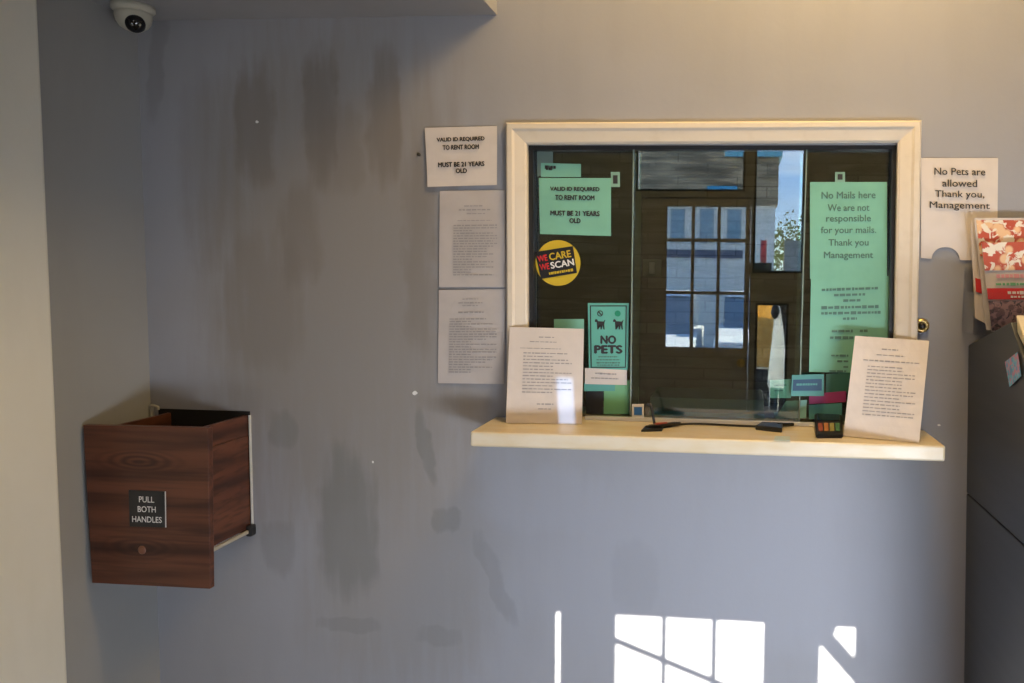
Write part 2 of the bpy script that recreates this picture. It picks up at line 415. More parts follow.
class Page:
    """four pixel corners on a plane, to place print on"""
    def __init__(s, pts): s.tl, s.tr, s.br, s.bl = [Vector(p) for p in pts]
    def at(s, u, v): return (s.tl*(1-u)+s.tr*u)*(1-v) + (s.bl*(1-u)+s.br*u)*v
    @property
    def U(s): return (s.tr-s.tl+s.br-s.bl).normalized()
    @property
    def V(s): return (s.tl-s.bl+s.tr-s.br).normalized()
    @property
    def w(s): return (s.tr-s.tl).length
    @property
    def h(s): return (s.tl-s.bl).length
    def text(s, body, u, v, wf, hf, m, parent, **k):
        return lettering(body, s.at(u, v), s.U, s.V, wf*s.w, hf*s.h, m, parent, **k)
    def rows(s, spec, m, parent, seed=0, lift=.0022, name='printed_text', kind=None):
        """fine print: broken dashes, each row (v, u0, u1, height fraction)"""
        rnd = random.Random(seed); bm = bmesh.new(); U, V = s.U, s.V
        nrm = U.cross(V).normalized()
        if nrm.dot(CAM-s.tl) < 0: nrm = -nrm
        for (v, u0, u1, hf) in spec:
            u = u0
            while u < u1:
                l = rnd.uniform(.025, .085); e = min(u+l, u1); k = hf*rnd.uniform(.75, 1.15)/2
                bm.faces.new([bm.verts.new(s.at(a, b)+nrm*lift) for a, b in ((u, v-k), (e, v-k), (e, v+k), (u, v+k))])
                u = e + rnd.uniform(.008, .018)
        o = link(name, bm, m, parent); return o
    def rect(s, u0, v0, u1, v1, m, parent, name, lift=.0024, th=.0004):
        nrm = s.U.cross(s.V).normalized()
        if nrm.dot(CAM-s.tl) < 0: nrm = -nrm
        return link(name, PR([s.at(a, b)+nrm*lift for a, b in ((u0, v0), (u1, v0), (u1, v1), (u0, v1))], nrm*th), m, parent)
def quad(Y, *pts): return [P(x, y, Y) for x, y in pts]

# ================================================================ ROOM SHELL
XL = P(147, 300).x; XR = 2.7; YB = -3.0; ZC = 3.3
ox0, ox1 = P(527, 280).x, P(897, 280).x
oz1 = P(700, 145).z; SILL_Z = PZ(708, 439, 1.0)  # placeholder, refined below
# sill height from its front edge at Y=-0.22
SZ = P(708, 438, -0.22).z
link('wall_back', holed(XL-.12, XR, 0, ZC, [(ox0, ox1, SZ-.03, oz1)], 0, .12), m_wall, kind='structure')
link('wall_left', BX((XL-.12, YB-.1, 0), (XL, 0, ZC)), m_wall2, kind='structure')
link('floor', BX((XL-.2, YB-.1, -.1), (XR+.1, 2.3, 0)), m_floor, kind='structure')
link('ceiling', BX((XL-.2, YB-.1, ZC), (XR+.1, .2, ZC+.1)), m_ceil, kind='structure')
# solid right wall; the added side fill light hangs in front of it
link('wall_right', BX((XR, YB-.1, 0), (XR+.1, .12, ZC)), m_wall2, kind='structure')
# lowered ceiling over the left part
e = P(497, 15); zs = e.z
link('ceiling_soffit', PR([(XL, 0, zs), (e.x, 0, zs), (e.x, 0, ZC), (XL, 0, ZC)], (0, -1.0, 0)), m_soffit, kind='structure')
link('trim_1', BX((XL-.02, PX(54, 341, XL+.03).y, 0), (XL+.03, PX(54, 341, XL+.03).y-.42, zs+.3), .012, 4), m_trim, kind='structure')

# office behind the hatch
OY = 1.9
link('wall_office_back', BX((XL, OY, 0), (XR, OY+.1, ZC)), m_stone, kind='structure')
link('wall_office_left', BX((-1.6, .12, 0), (-1.5, OY, ZC)), m_stone, kind='structure')
link('wall_office_right', BX((1.5, .12, 0), (1.6, OY, ZC)), m_stone, kind='structure')
link('ceiling_office', BX((-1.6, .12, ZC-.3), (1.6, OY, ZC-.2)), m_backwall, kind='structure')

# ================================================================ HATCH WINDOW
win = thing('window_1', P(708, 430, 0), 'teller window hatch with cream casing and thick green security glass', None, kind='structure')
FY = -.026
def casing(o1, o2, i2, i1, name='casing'):
    """mitred casing board with a raised outer lip: o1,o2 outer pixel corners, i1,i2 inner"""
    a, b, c, d = [P(*p, 0) for p in (o1, o2, i2, i1)]
    bm = bmesh.new()
    prof = [(0, 0), (0, -.022), (.08, -.027), (.30, -.027), (.42, -.022), (.90, -.016), (1, -.012), (1, .10)]
    A = [bm.verts.new(a.lerp(d, t) + Vector((0, y, 0))) for t, y in prof]; B = [bm.verts.new(b.lerp(c, t) + Vector((0, y, 0))) for t, y in prof]
    for i in range(len(prof)-1): bm.faces.new([A[i], A[i+1], B[i+1], B[i]])
    bm.faces.new(A); bm.faces.new(B[::-1]); bm.faces.new([A[0], B[0], B[-1], A[-1]])
    return link(name, bm, m_frame, win)
TL, TR, BRo, BLo = (508, 124), (920, 122), (914, 432), (509, 424)
TLi, TRi, BRi, BLi = (528, 145), (897, 143), (892, 431), (529, 424)
casing(TL, TR, TRi, TLi); casing(TL, BLo, BLi, TLi); casing(TR, BRo, BRi, TRi)
# dark rubber channel around the glass
g = quad(.006, TLi, TRi, BRi, BLi); gi = quad(.006, (533, 150), (892, 149), (888, 431), (534, 424))
bm = bmesh.new()
for i, j in ((0, 1), (1, 2), (3, 0)):
    prism(bm, [g[i], g[j], gi[j], gi[i]], (0, .03, 0))
link('glazing_channel', bm, m_black, win)
# three panes: the middle one slides in front of the side ones
def pane(x0, x1, Y, y0=146):
    a, b = P(x0, 280, Y), P(x1, 280, Y); z1 = P(700, y0, Y).z
    link('glass_pane', BX((a.x, Y, SZ+.004), (b.x, Y+.010, z1)), m_glass, win)
pane(529, 640, .036); pane(632, 803, .016); pane(797, 895, .036)
for px in (632, 803):
    a = P(px, 280, .014)
    tag(link('glass_edge', BX((a.x-.0022, .012, SZ+.004), (a.x+.0022, .028, P(px, 148, .014).z), .001), mat('pale_green_glass_edge', (.20,.26,.22), .2), win), 'pale green polished glass edge')
# sill board
sb = bmesh.new()
s = [PZ(470, 431.5, SZ), PZ(946, 446, SZ), PZ(926, 431, SZ), PZ(494, 417.5, SZ)]
s[2] = Vector((s[2].x, .0, SZ)); s[3] = Vector((s[3].x, .0, SZ))
pts = [s[0], s[1], s[2], Vector((ox1, .0, SZ)), Vector((ox1, .12, SZ)), Vector((ox0, .12, SZ)), Vector((ox0, .0, SZ)), s[3]]
prism(sb, pts, (0, 0, -.042), .006, 3)
link('window_sill', sb, m_sill, win)
link('sliding_track', BX((P(585,420,0).x, -.006, SZ), (P(842,420,0).x, .012, SZ+.012), .002), m_alu, win)

# ================================================================ WALL NOTICES
def notice(name, pts, m, label, cat, Y=-.004, seed=0, thick=.0008, wave=.002, group=None, curl=0, notch=None, n=10):
    q4 = quad(Y, *pts); c = (q4[2]+q4[3])/2
    t = thing(name, c, label, cat, group)
    link('sheet', sheet(q4, thick, wave, n, curl, seed, notch), m, t)
    return t, Page([p+Vector((0, -wave-.0005, 0)) for p in q4])
# ID sign on the wall
t, pg = notice('paper_sign', [(425, 128), (497, 126), (497, 185), (428, 187)], m_paper, 'cream landscape age and ID notice taped above two fine-print sheets, left of the cream casing', 'sign', Y=-.006, seed=1, curl=.004)
for s_, u, v, w_ in (('VALID ID REQUIRED', .5, .215, .66), ('TO RENT ROOM', .5, .345, .50), ('MUST BE 21 YEARS', .5, .635, .64), ('OLD', .5, .745, .15)):
    pg.text(s_, u, v, w_, .075, m_ink, t, bold=.05, lift=.003)
for i, (pts, lab) in enumerate((([(440, 191), (505, 190), (506, 287), (439, 287)], 'upper fine-print sheet on grey wall, tucked under the age notice'),
                            ([(439, 290), (506, 289), (504, 384), (438, 383)], 'lower fine-print sheet on grey wall, beside the casing foot, nothing below it'))):
    t, pg = notice('notice_sheet', pts, m_paperg, lab, 'notice', seed=3+i, wave=.0015)
    sp = [(.10, .36, .60, .008), (.14, .30, .66, .012), (.17, .36, .6, .010), (.24, .30, .68, .016)] if i else [(.16, .38, .66, .01), (.20, .30, .78, .012), (.24, .42, .7, .010), (.31, .28, .80, .008)]
    v = .31 if i else .36
    rnd = random.Random(i)
    while v < (.88 if i else .90):
        sp.append((v, .17 if i else .22, rnd.choice((.5, .72, .82, .88)), .012)); v += .027
    pg.rows(sp, m_inkg, t, seed=i)
# No pets sheet right of the hatch, with an arch torn out of its foot
t, pg = notice('paper_sign', [(921, 158), (998, 158), (997, 261), (921, 258)], m_paper, 'white portrait no-pets notice on wall right of the casing, with arch cut in its foot', 'sign', seed=9)
old = t.children[0]; bpy.data.objects.remove(old)
pts_ = [(921, 158), (998, 158), (997, 261), (960, 260)] + [(945.5+14*math.cos(a), 259-12*math.sin(a)) for a in [math.pi*k/12 for k in range(13)]] + [(921, 258)]
link('sheet', PR([P(x, y, -.004) for x, y in pts_], (0, -.0008, 0)), m_paper, t)
for s_, v, w_ in (('No Pets are', .135, .66), ('allowed', .25, .45), ('Thank you,', .365, .64), ('Management', .475, .78)):
    pg.text(s_, .5, v, w_, .085 if 'y' in s_ or 'g' in s_ else .07, m_ink, t, bold=.012, lift=.003)

# ---- leaning notices on the sill
def leaning(pts, Yt, label, seed):
    tl, tr = P(*pts[0], Yt), P(*pts[1], Yt); br, bl = PZ(*pts[2], SZ+.001), PZ(*pts[3], SZ+.001)
    t = thing('notice_board', (br+bl)/2, label, 'notice')
    q4 = [tl, tr, br, bl]
    nrm = (tr-tl).cross(bl-tl).normalized(); nrm = nrm if nrm.y < 0 else -nrm
    link('sheet', sheet(q4, .002, .0006, 8, 0, seed), m_paper, t)
    return t, Page([p+nrm*.001 for p in q4])
t, pg = leaning([(510, 327), (584, 329), (582, 424), (506, 423)], -.034, 'white fine-print sheet propped on the sill at the left end against the casing', 20)
sp = [(.10, .40, .62, .010), (.15, .28, .64, .008), (.22, .15, .7, .006)]; v = .27
while v < .70: sp.append((v, .2, random.choice((.6, .8, .85)), .010)); v += .034
sp += [(.80, .40, .62, .014), (.85, .42, .60, .010)]
pg.rows(sp, m_inkg, t, 5, lift=.003)
t, pg = leaning([(855, 336), (929, 341), (919, 443), (843, 436)], -.045, 'white fine-print sheet propped askew on the sill at the right end beside card reader', 21)
sp = [(.12, .38, .60, .012), (.18, .32, .70, .010), (.24, .15, .90, .012)]; v = .30
while v < .80: sp.append((v, .22, random.choice((.7, .86, .9)), .010)); v += .034
pg.rows(sp, m_inkg, t, 6, lift=.003)

# ================================================================ THINGS STUCK ON THE GLASS
def glassnote(name, pts, m, label, cat, Y=.013, seed=0, **k):
    return notice(name, pts, m, label, cat, Y=Y, seed=seed, wave=.0006, **k)
YS = .033      # in front of the side panes
t, pg = glassnote('paper_sign', [(539, 178), (611, 178), (611, 236), (540, 234)], m_mint, 'mint-tinted landscape age and ID notice in the upper left glass', 'sign', YS, 30)
for s_, v, w_ in (('VALID ID REQUIRED', .20, .68), ('TO RENT ROOM', .345, .54), ('MUST BE 21 YEARS', .62, .68), ('OLD', .75, .15)):
    pg.text(s_, .5, v, w_, .082, m_ink, t, bold=.05)
t, pg = glassnote('paper_slip', [(541, 163), (581, 164), (581, 177), (541, 177)], m_mint, 'mint-tinted strip peeking out above the mint age notice on left glass', 'paper', YS+.001, 31)
pg.rows([(.3, .10, .38, .22), (.42, .13, .3, .18)], m_ink, t, 2)
t, pg = glassnote('adhesive_tape', [(537, 151), (553, 151), (553, 170), (537, 177)], mat('grey_tape', (.14, .20, .18), .3), 'grey-green tape patch in the top left corner of the glass', 'tape', YS+.002, 32)
def small_tag(x0, y0, x1, y1, label, Yv=YS):
    t, pg = glassnote('window_tag', [(x0, y0), (x1, y0), (x1, y1), (x0, y1)], m_mint2, label, 'tag', Yv, 33)
    pg.rect(.25, .22, .75, .78, m_ink, t, 'dark_mark', .0012)
small_tag(611, 172, 620, 187, 'tiny square tag at the upper right corner of the left mint age notice')
small_tag(835, 172, 845, 182, 'tiny clip tag above the mint mail notice on right glass')
# mail sign
t, pg = glassnote('paper_sign', [(810, 182), (887, 182), (887, 278), (810, 279)], m_mint, 'mint-tinted portrait mail notice in six lines, high on the right glass', 'sign', YS, 34)
for s_, v, w_ in (('No Mails here', .135, .70), ('We are not', .265, .54), ('responsible', .385, .58), ('for your mails.', .505, .72), ('Thank you', .635, .52), ('Management', .765, .64)):
    pg.text(s_, .5, v, w_, .088 if any(c in s_ for c in 'pyg') else .07, m_inkmint, t, bold=.012)
t, pg = glassnote('paper_sign', [(811, 279), (889, 276), (887, 373), (809, 372)], m_mint, 'mint-tinted fine-print notice directly under the mail notice on right glass', 'sign', YS-.001, 35)
pg.rows([(.12, .14, .86, .028), (.18, .30, .70, .026), (.24, .42, .64, .026), (.31, .14, .88, .03), (.37, .14, .9, .03), (.43, .42, .60, .026),
         (.56, .28, .55, .028), (.56, .64, .74, .028), (.63, .26, .56, .028), (.63, .64, .76, .028), (.82, .28, .5, .02), (.88, .36, .5, .02), (.94, .44, .5, .02), (.985, .26, .5, .02)], m_inkmint, t, 7)
# NO PETS plaque
t, pg = glassnote('warning_sign', [(588, 303), (629, 303), (628, 370), (589, 370)], mat('aqua_plastic', (.13, .44, .35), .35), 'aqua no-pets sign with black border and two animal figures on left glass', 'sign', YS-.001, 36, thick=.0015)
bm = bmesh.new()
for (u0, v0, u1, v1) in ((.05,.035,.95,.05), (.05,.95,.95,.965), (.05,.035,.075,.965), (.925,.035,.95,.965)):
    bm.faces.new([bm.verts.new(pg.at(a, b)+Vector((0,-.0022,0))) for a, b in ((u0,v0),(u1,v0),(u1,v1),(u0,v1))])
link('border', bm, m_ink, t)
pg.text('NO', .5, .545, .36, .115, m_ink, t, bold=.06); pg.text('PETS', .5, .69, .66, .115, m_ink, t, bold=.06)
pg.rows([(.80, .25, .75, .018), (.845, .2, .8, .018), (.89, .2, .8, .022), (.925, .22, .78, .018)], m_inkmint, t, 8)
def ring(c, r1, r2, m, name, slash=True):
    bm = bmesh.new(); n = 24
    a = [bm.verts.new(c+Vector((r1*math.cos(k*2*math.pi/n), 0, r1*math.sin(k*2*math.pi/n)))) for k in range(n)]
    b = [bm.verts.new(c+Vector((r2*math.cos(k*2*math.pi/n), 0, r2*math.sin(k*2*math.pi/n)))) for k in range(n)]
    for k in range(n): bm.faces.new([a[k], a[(k+1)%n], b[(k+1)%n], b[k]])
    if slash:
        d = Vector((r2*.7, 0, -r2*.7)); e_ = Vector((.0013, 0, .0013))
        bm.faces.new([bm.verts.new(x) for x in (c-d-e_, c-d+e_, c+d+e_, c+d-e_)])
    return link(name, bm, m, t)
L = Vector((0, -.0024, 0))
ring(pg.at(.30, .155)+L, .009, .0065, m_ink, 'ban_symbol'); 
ring(pg.at(.73, .155)+L, .009, .0001, mat('emerald_print', (.01, .25, .13), .5), 'tick_symbol', False)
dog = [(-1,.55),(-.8,.85),(-.5,.75),(-.35,.5),(.7,.45),(1.0,.75),(1.08,.65),(.85,.25),(.8,-.1),(.95,-.85),(.75,-.85),(.55,-.15),(.4,-.2),(.35,-.85),(.15,-.85),(.1,-.1),(-.25,-.1),(-.3,-.85),(-.5,-.85),(-.5,.1),(-.6,.35),(-.95,.38)]
for u in (.29, .74):
    c = pg.at(u, .315)+L; bm = bmesh.new(); sx = -1 if u > .5 else 1
    vs = [bm.verts.new(c+Vector((x*.0155, 0, y*.0185))) for x, y in dog]
    bmesh.ops.triangulate(bm, faces=[bm.faces.new(vs)]); link('animal_figure', bm, m_ink, t)
# round sticker
c = P(558, 263, YS)
t = thing('round_sticker', c, 'round yellow sticker with tilted black and red banner on left glass', 'sticker')
bm = bmesh.new(); rad = 23.5/342
prism(bm, [c+Vector((rad*math.cos(k*math.pi/24), 0, rad*math.sin(k*math.pi/24))) for k in range(48)], (0, -.0006, 0))
link('disc', bm, m_yellow, t)
pb = quad(YS-.0012, (535, 252), (573, 246), (577, 273), (541, 279))
link('banner', PR(pb, (0, -.0005, 0)), m_black, t)
pgb = Page([p+Vector((0, -.0004, 0)) for p in pb])
for s_, u, v, w_, h_, mm in (('WE', .16, .27, .25, .22, m_red), ('WE', .17, .58, .25, .22, m_red), ('CARE', .63, .26, .56, .25, m_yellow), ('SCAN', .65, .58, .60, .23, m_whitep)):
    pgb.text(s_, u, v, w_, h_, mm, t, bold=.03)
pgb.rows([(.86, .25, .92, .09)], m_yellow, t, 3)
# pieces low on the left pane
glassnote('paper_slip', [(554, 319), (584, 319), (584, 330), (554, 330)], m_mint, 'mint-tinted strip showing above the propped sheet on left glass', 'paper', YS, 40)
t, pg = glassnote('label_strip', [(585, 368), (627, 370), (627, 385), (585, 384)], m_paper, 'white label strip stuck below the aqua no-pets sign', 'label', YS-.003, 41)
pg.rows([(.3, .25, .75, .1), (.6, .15, .8, .08)], m_inkg, t, 4)
glassnote('paper_slip', [(584, 383), (615, 383), (615, 391), (584, 391)], mat('teal_paper', (.10, .34, .30), .6), 'teal strip under the white label strip', 'paper', YS-.001, 42)
glassnote('paper_slip', [(604, 384), (630, 380), (629, 414), (604, 414)], m_green, 'grass green sheet at the foot of the left glass', 'paper', YS, 43)
glassnote('dark_card', [(586, 391), (603, 391), (603, 414), (586, 414)], m_black, 'small black card at the foot of left glass beside the green sheet', 'card', YS, 44)
# pieces low on the right
YR = .012
t, pg = glassnote('business_card', [(770, 380), (791, 379), (791, 398), (770, 398)], m_card, 'pale green speckled card low on the glass left of the navy card', 'card', .030, 45)
pg.rows([(.3, .2, .8, .05), (.6, .2, .6, .05)], m_inkmint, t, 4)
t, pg = glassnote('business_card', [(792, 375), (824, 374), (824, 396), (791, 396)], m_teal, 'navy and teal card low on the right glass', 'card', YR, 46)
pg.rect(.04, .22, .93, .75, m_navy, t, 'dark_band', .0012)
pg.rows([(.11, .1, .85, .1), (.45, .15, .8, .1)], m_teal, t, 4, lift=.003)
glassnote('paper_slip', [(786, 401), (807, 400), (806, 418), (775, 418)], m_card, 'pale mint slip at the foot of middle glass', 'paper', .030, 47)
glassnote('paper_slip', [(809, 394), (846, 391), (846, 402), (809, 404)], m_magenta, 'magenta strip low on right glass above card reader', 'paper', YR+.018, 48)
glassnote('paper_slip', [(809, 405), (842, 403), (842, 419), (809, 419)], m_teal, 'teal strip low on right glass just behind card reader', 'paper', YR+.018, 49)
glassnote('paper_slip', [(826, 374), (852, 372), (849, 392), (826, 393)], mat('deep_green_print', (.03, .12, .08), .5), 'dark green leafy card between navy card and propped sheet', 'card', YR+.02, 50)

# ================================================================ ON THE SILL
# small blue and white card standing at the track
c0 = PZ(638, 421, SZ)
t = thing('sticker_card', c0, 'small white card with blue square standing at the sill beside the middle glass', 'card')
bq = [P(632, 404, c0.y), P(644, 404, c0.y), P(644, 419, c0.y), P(632, 419, c0.y)]
link('card', PR(bq, (0, -.002, 0), .0004), m_whitep, t)
link('blue_square', PR([P(634, 407, c0.y-.0025), P(642, 407, c0.y-.0025), P(642, 415, c0.y-.0025), P(634, 415, c0.y-.0025)], (0, -.0006, 0)), m_blue, t)
# pen stand
c0 = PZ(652, 429, SZ)
t = thing('pen_stand', c0, 'black pen stand with red trim lying at the left foot of middle glass', 'pen holder')
a = PZ(644, 431, SZ)
link('base', PR([PZ(641, 432, SZ), PZ(662, 431.5, SZ), PZ(664, 427, SZ), PZ(646, 427, SZ)], (0, 0, .006), .0015), m_black, t)
p1 = PZ(655, 429, SZ)+Vector((0, 0, .006)); dx = Vector((1, 0, 0))
link('arm', TB(spline([p1, p1+Vector((-.006, 0, .03)), p1+Vector((-.014, .01, .06)), p1+Vector((-.024, .012, .062))]), .004, 8), m_black, t)
pA, pB = PZ(646, 430.5, SZ)+Vector((0, -.004, .012)), PZ(680, 426.5, SZ)+Vector((0, 0, .010))
link('pen', TB([pA, pA.lerp(pB, .1), pA.lerp(pB, .8), pB], [.0015, .005, .006, .004]), m_black, t)
link('red_trim', TB([pA.lerp(pB, .25)+Vector((0,0,.003)), pA.lerp(pB, .6)+Vector((0,0,.003))], .0045), mat('dull_red_plastic', (.25, .03, .015), .4), t)
# cord
cp = [PZ(x, y, SZ)+Vector((0, 0, .0035)) for x, y in ((660, 429), (680, 425.5), (700, 425), (730, 426.5), (754, 427.5), (768, 428))]
tag(link('black_cord', TB(spline(cp), .0032, 8), m_black), 'black cord running along the glass track between pen stand and clip', 'cord')
c0 = PZ(770, 430, SZ)
t = thing('cable_clip', c0, 'black cable connector block lying on the sill left of the card reader', 'connector')
link('block', PR([PZ(755, 430, SZ), PZ(782, 433, SZ), PZ(783, 427, SZ), PZ(762, 426, SZ)], (0, 0, .014), .003), m_black, t)
link('plug', TB([PZ(778, 428.5, SZ)+Vector((0,0,.01)), PZ(793, 427, SZ)+Vector((0,0,.008))], [.007, .005]), m_black, t)
link('cable', TB(spline([PZ(793, 427, SZ)+Vector((0,0,.006)), PZ(803, 426, SZ)+Vector((0,0,.004)), PZ(816, 428, SZ)+Vector((0,0,.004))]), .003, 8), m_whitep, t)['label'] = 'pale cable'
# flat label on the sill
t, pg = None, None
lp = [PZ(775, 436, SZ+.001), PZ(790, 436.5, SZ+.001), PZ(790, 441, SZ+.001), PZ(774, 440.5, SZ+.001)]
tag(link('tape_piece', PR(lp, (0, 0, .0008)), mat('pale_tape', (.60, .66, .58), .3)), 'pale tape piece stuck flat on the sill in front of cable connector', 'tape')
# card reader
c0 = PZ(828, 435, SZ)
t = thing('card_reader', c0, 'small black card terminal with coloured card logos, standing on the sill', 'card reader')
b4 = [PZ(816, 438.5, SZ), PZ(843, 438.5, SZ), PZ(842, 424, SZ), PZ(814, 424, SZ)]
Ht = [.010, .010, .036, .036]
bm = bmesh.new(); A = [bm.verts.new(v) for v in b4]; B = [bm.verts.new(v+Vector((0, 0, h_))) for v, h_ in zip(b4, Ht)]
bm.faces.new(A[::-1]); bm.faces.new(B)
for i in range(4): bm.faces.new([A[i], A[(i+1)%4], B[(i+1)%4], B[i]])
bmesh.ops.bevel(bm, geom=list(bm.edges), offset=.003, segments=2, affect='EDGES'); link('body', bm, m_black, t)
top = [v+Vector((0, 0, h_)) for v, h_ in zip(b4, Ht)]; pt = Page([top[3], top[2], top[1], top[0]])
pt.rect(.10, .08, .90, .40, mat('dark_screen', (.01, .012, .02), .1), t, 'screen', .0006, .0006)
for i, cc in enumerate(((.28,.07,.04), (.45,.18,.06), (.30,.26,.09), (.07,.19,.10))):
    pt.rect(.10+i*.21, .52, .26+i*.21, .86, mat('key_print', cc, .5), t, 'key', .0006, .0008)

# ---- bell knob right of casing
c = P(921.5, 325.5, 0)
t = thing('bell_button', c, 'small round brass bell button on wall just right of the casing', 'doorbell')
def lathe(name, c, axis, prof, m, parent, n=28):
    ax = Vector(axis).normalized(); a = ax.orthogonal().normalized(); b = ax.cross(a); bm = bmesh.new(); rings = []
    for r, h in prof: rings.append([bm.verts.new(c + ax*h + (a*math.cos(k*2*math.pi/n)+b*math.sin(k*2*math.pi/n))*max(r, 1e-5)) for k in range(n)])
    for i in range(len(rings)-1):
        for k in range(n): bm.faces.new([rings[i][k], rings[i][(k+1)%n], rings[i+1][(k+1)%n], rings[i+1][k]])
    bm.faces.new(rings[0][::-1]); bm.faces.new(rings[-1])
    bmesh.ops.remove_doubles(bm, verts=bm.verts, dist=1e-5)
    return link(name, bm, m, parent, smooth=True)
lathe('rim', c, (0,-1,0), [(.020,0),(.021,.004),(.018,.010),(.013,.012),(.010,.008),(0,.008)], m_brass, t)
tag(lathe('button', c, (0,-1,0), [(.0085,.0085),(.008,.013),(.005,.015),(0,.0155)], mat('dark_button', (.03,.025,.02), .3), t), 'dark centre button')

# ---- specks on the wall
for (px, py, r, lab) in ((415, 393, .010, 'white paint chip below the lower fine-print sheet'), (257, 122, .006, 'white paint chip high on the streaked wall'),
                     (373, 462, .006, 'slim white chip in mid wall right of the drawer'), (939, 425, .005, 'white fleck right of the sill end')):
    c = P(px, py, -.0006); bm = bmesh.new()
    prism(bm, [c+Vector((r*math.cos(a)*random.uniform(.6,1.1)*(.5 if py == 462 else 1), 0, .8*r*math.sin(a)*random.uniform(.6,1.1))) for a in [k*math.pi/4 for k in range(8)]], (0, -.0006, 0))
    tag(link('paint_chip', bm, m_whitep), lab, 'paint chip')
c = P(420, 155, 0)
tag(lathe('wall_nail', c, (0,-1,0), [(.003,0),(.003,.008),(.006,.009),(.005,.012),(0,.013)], mat('tarnished_metal', (.08,.075,.06), .4, .8), None, 12), 'tarnished nail head beside the left edge of the wall age notice', 'nail')

# ================================================================ DRAWER
Yf = -.28
fl = [(83, 425), (208, 428), (210, 589), (92, 583)]
qf = quad(Yf, *fl); base = (qf[2]+qf[3])/2
t = thing('deal_drawer', base, 'walnut laminate pass-through drawer pulled open from the left end of the wall', 'drawer')
link('front_panel', PR([p for p in qf], (0, .020, 0), .0015), m_woodx, t)
xr = P(250, 480, 0).x; xl = qf[0].x + .045
zt = P(250, 418, 0).z; zb = P(252, 541, 0).z + .004
zft = P(205, 431, Yf).z; zfb = P(205, 565, Yf).z
ztop = zft - .004
xs_ = P(208, 500, Yf).x - .006
# right side: one lower board and one upper band, from the front panel back into the wall
def sideboard(x, z0, z1, name='side_panel'):
    link(name, PR([(x, Yf+.02, z0), (x, .004, z0+.0), (x, .004, z1), (x, Yf+.02, z1)], (-.012, 0, 0), .001), m_woody, t)
zbot = zfb + .02; zm = ztop - .062
sideboard(xr, zbot, zm-.001); sideboard(xr, zm, ztop)
sideboard(xl+.012, zbot, ztop)
link('bottom_panel', BX((xl, Yf+.02, zbot), (xr-.012, .004, zbot+.012)), m_darkwood, t)
tag(link('slot_dark_panel', BX((xl-.03, -.003, zbot-.02), (xr+.006, .0005, ztop+.012)), mat('slot_black', (.006,.005,.005), .9), t), 'black panel painted as the dark opening behind drawer')  # no hole is cut; the dark of the opening is a flat black panel
link('slot_edge', BX((xr+.004, -.006, zbot-.01), (xr+.009, -.0005, ztop)), m_white, t)['label'] = 'thin white strip'
for x in (xr+.001, xl-.010):
    r_ = link('slide_rail', BX((x, Yf+.022, zbot-.012), (x+.009, -.002, zbot-.001), .002), mat('cream_metal', (.55, .50, .40), .4, .3), t)
b_ = P(255, 540, -.01)
link('rail_bracket', BX((xr, -.03, zbot-.022), (xr+.018, -.001, zbot+.012), .004), m_black, t)
sp_ = quad(Yf-.002, (128.5, 490), (164.5, 491.5), (165, 527.5), (129.5, 526.5))
pl = link('sign_plate', PR(sp_, (0, .002, 0), .0005), m_black, t)
pgs = Page([p+Vector((0, .0017, 0)) for p in sp_])
for s_, v, w_ in (('PULL', .24, .42), ('BOTH', .51, .50), ('HANDLES', .79, .82)):
    lettering(s_, pgs.at(.5, v), pgs.U, pgs.V, w_*pgs.w, .16*pgs.h, m_whitep, pl, bold=.01)
pgs.rect(.985, 0, 1.03, 1.0, m_alu, pl, 'plate_edge', .0005)
lathe('pull_recess', P(142, 550, Yf), (0,-1,0), [(.012,0),(.012,.001),(.009,.002),(0,.002)], mat('reddish_wood_plug', (.17,.07,.04), .4), t)
# hook above drawer
c = P(157, 408, 0)
t = thing('cable_bracket', c, 'small white bent bracket on the wall corner above the open drawer', 'bracket')
link('post', BX((c.x-.018, -.012, c.z-.03), (c.x-.008, -.001, c.z+.012), .002), m_camwhite, t)
link('arm', TB(spline([(c.x-.014, -.008, c.z+.008), (c.x-.004, -.012, c.z+.010), (c.x+.012, -.012, c.z+.006), (c.x+.013, -.012, c.z-.003)]), .004, 8), m_camwhite, t)

# ================================================================ SECURITY CAMERA
Yc = -.13
c = P(133, 5, Yc); top_ = Vector((c.x, Yc, zs))
t = thing('security_camera', top_, 'white turret security camera with dark lens in the upper left corner', 'camera')
sc_ = (Yc-CAM.y)/F*1.0
rw = 17.5*sc_
lathe('mounting_base', top_, (0,0,-1), [(rw*1.15,0),(rw*1.15,.012),(rw*1.0,.02),(rw*.9,.022)], m_camwhite, t)
bt = P(134, 31, Yc).z
hh = zs-bt
ez = P(134.5, 20, Yc)
dirc = (CAM + Vector((.1, .1, -.9)) - ez).normalized()
lathe('housing', top_, (0,0,-1), [(rw*.98,.015),(rw*.98,hh*.45),(rw*.90,hh*.66),(rw*.74,hh*.84),(rw*.50,hh*.95),(0,hh)], m_camwhite, t)
rb = rw*.66
prof = [(rb*math.sin(a), rb*math.cos(a)*-1) for a in [math.pi*k/14 for k in range(1, 14)]]
ec = ez + dirc*(rw*.30)
lathe('eyeball', ec, dirc, prof, m_camwhite, t)
lc = ec + dirc*(rb*.55)
lathe('lens', lc, dirc, [(rb*.80,0),(rb*.78,rb*.25),(rb*.60,rb*.48),(rb*.3,rb*.60),(0,rb*.64)], m_lens, t)
for s_ in (-1, 1):
    lathe('infrared_led', lc + dirc*(rb*.46) + Vector((s_*rb*.42, 0, .0)), dirc, [(rb*.10,0),(rb*.08,rb*.12),(0,rb*.14)], m_camwhite, t, 10)

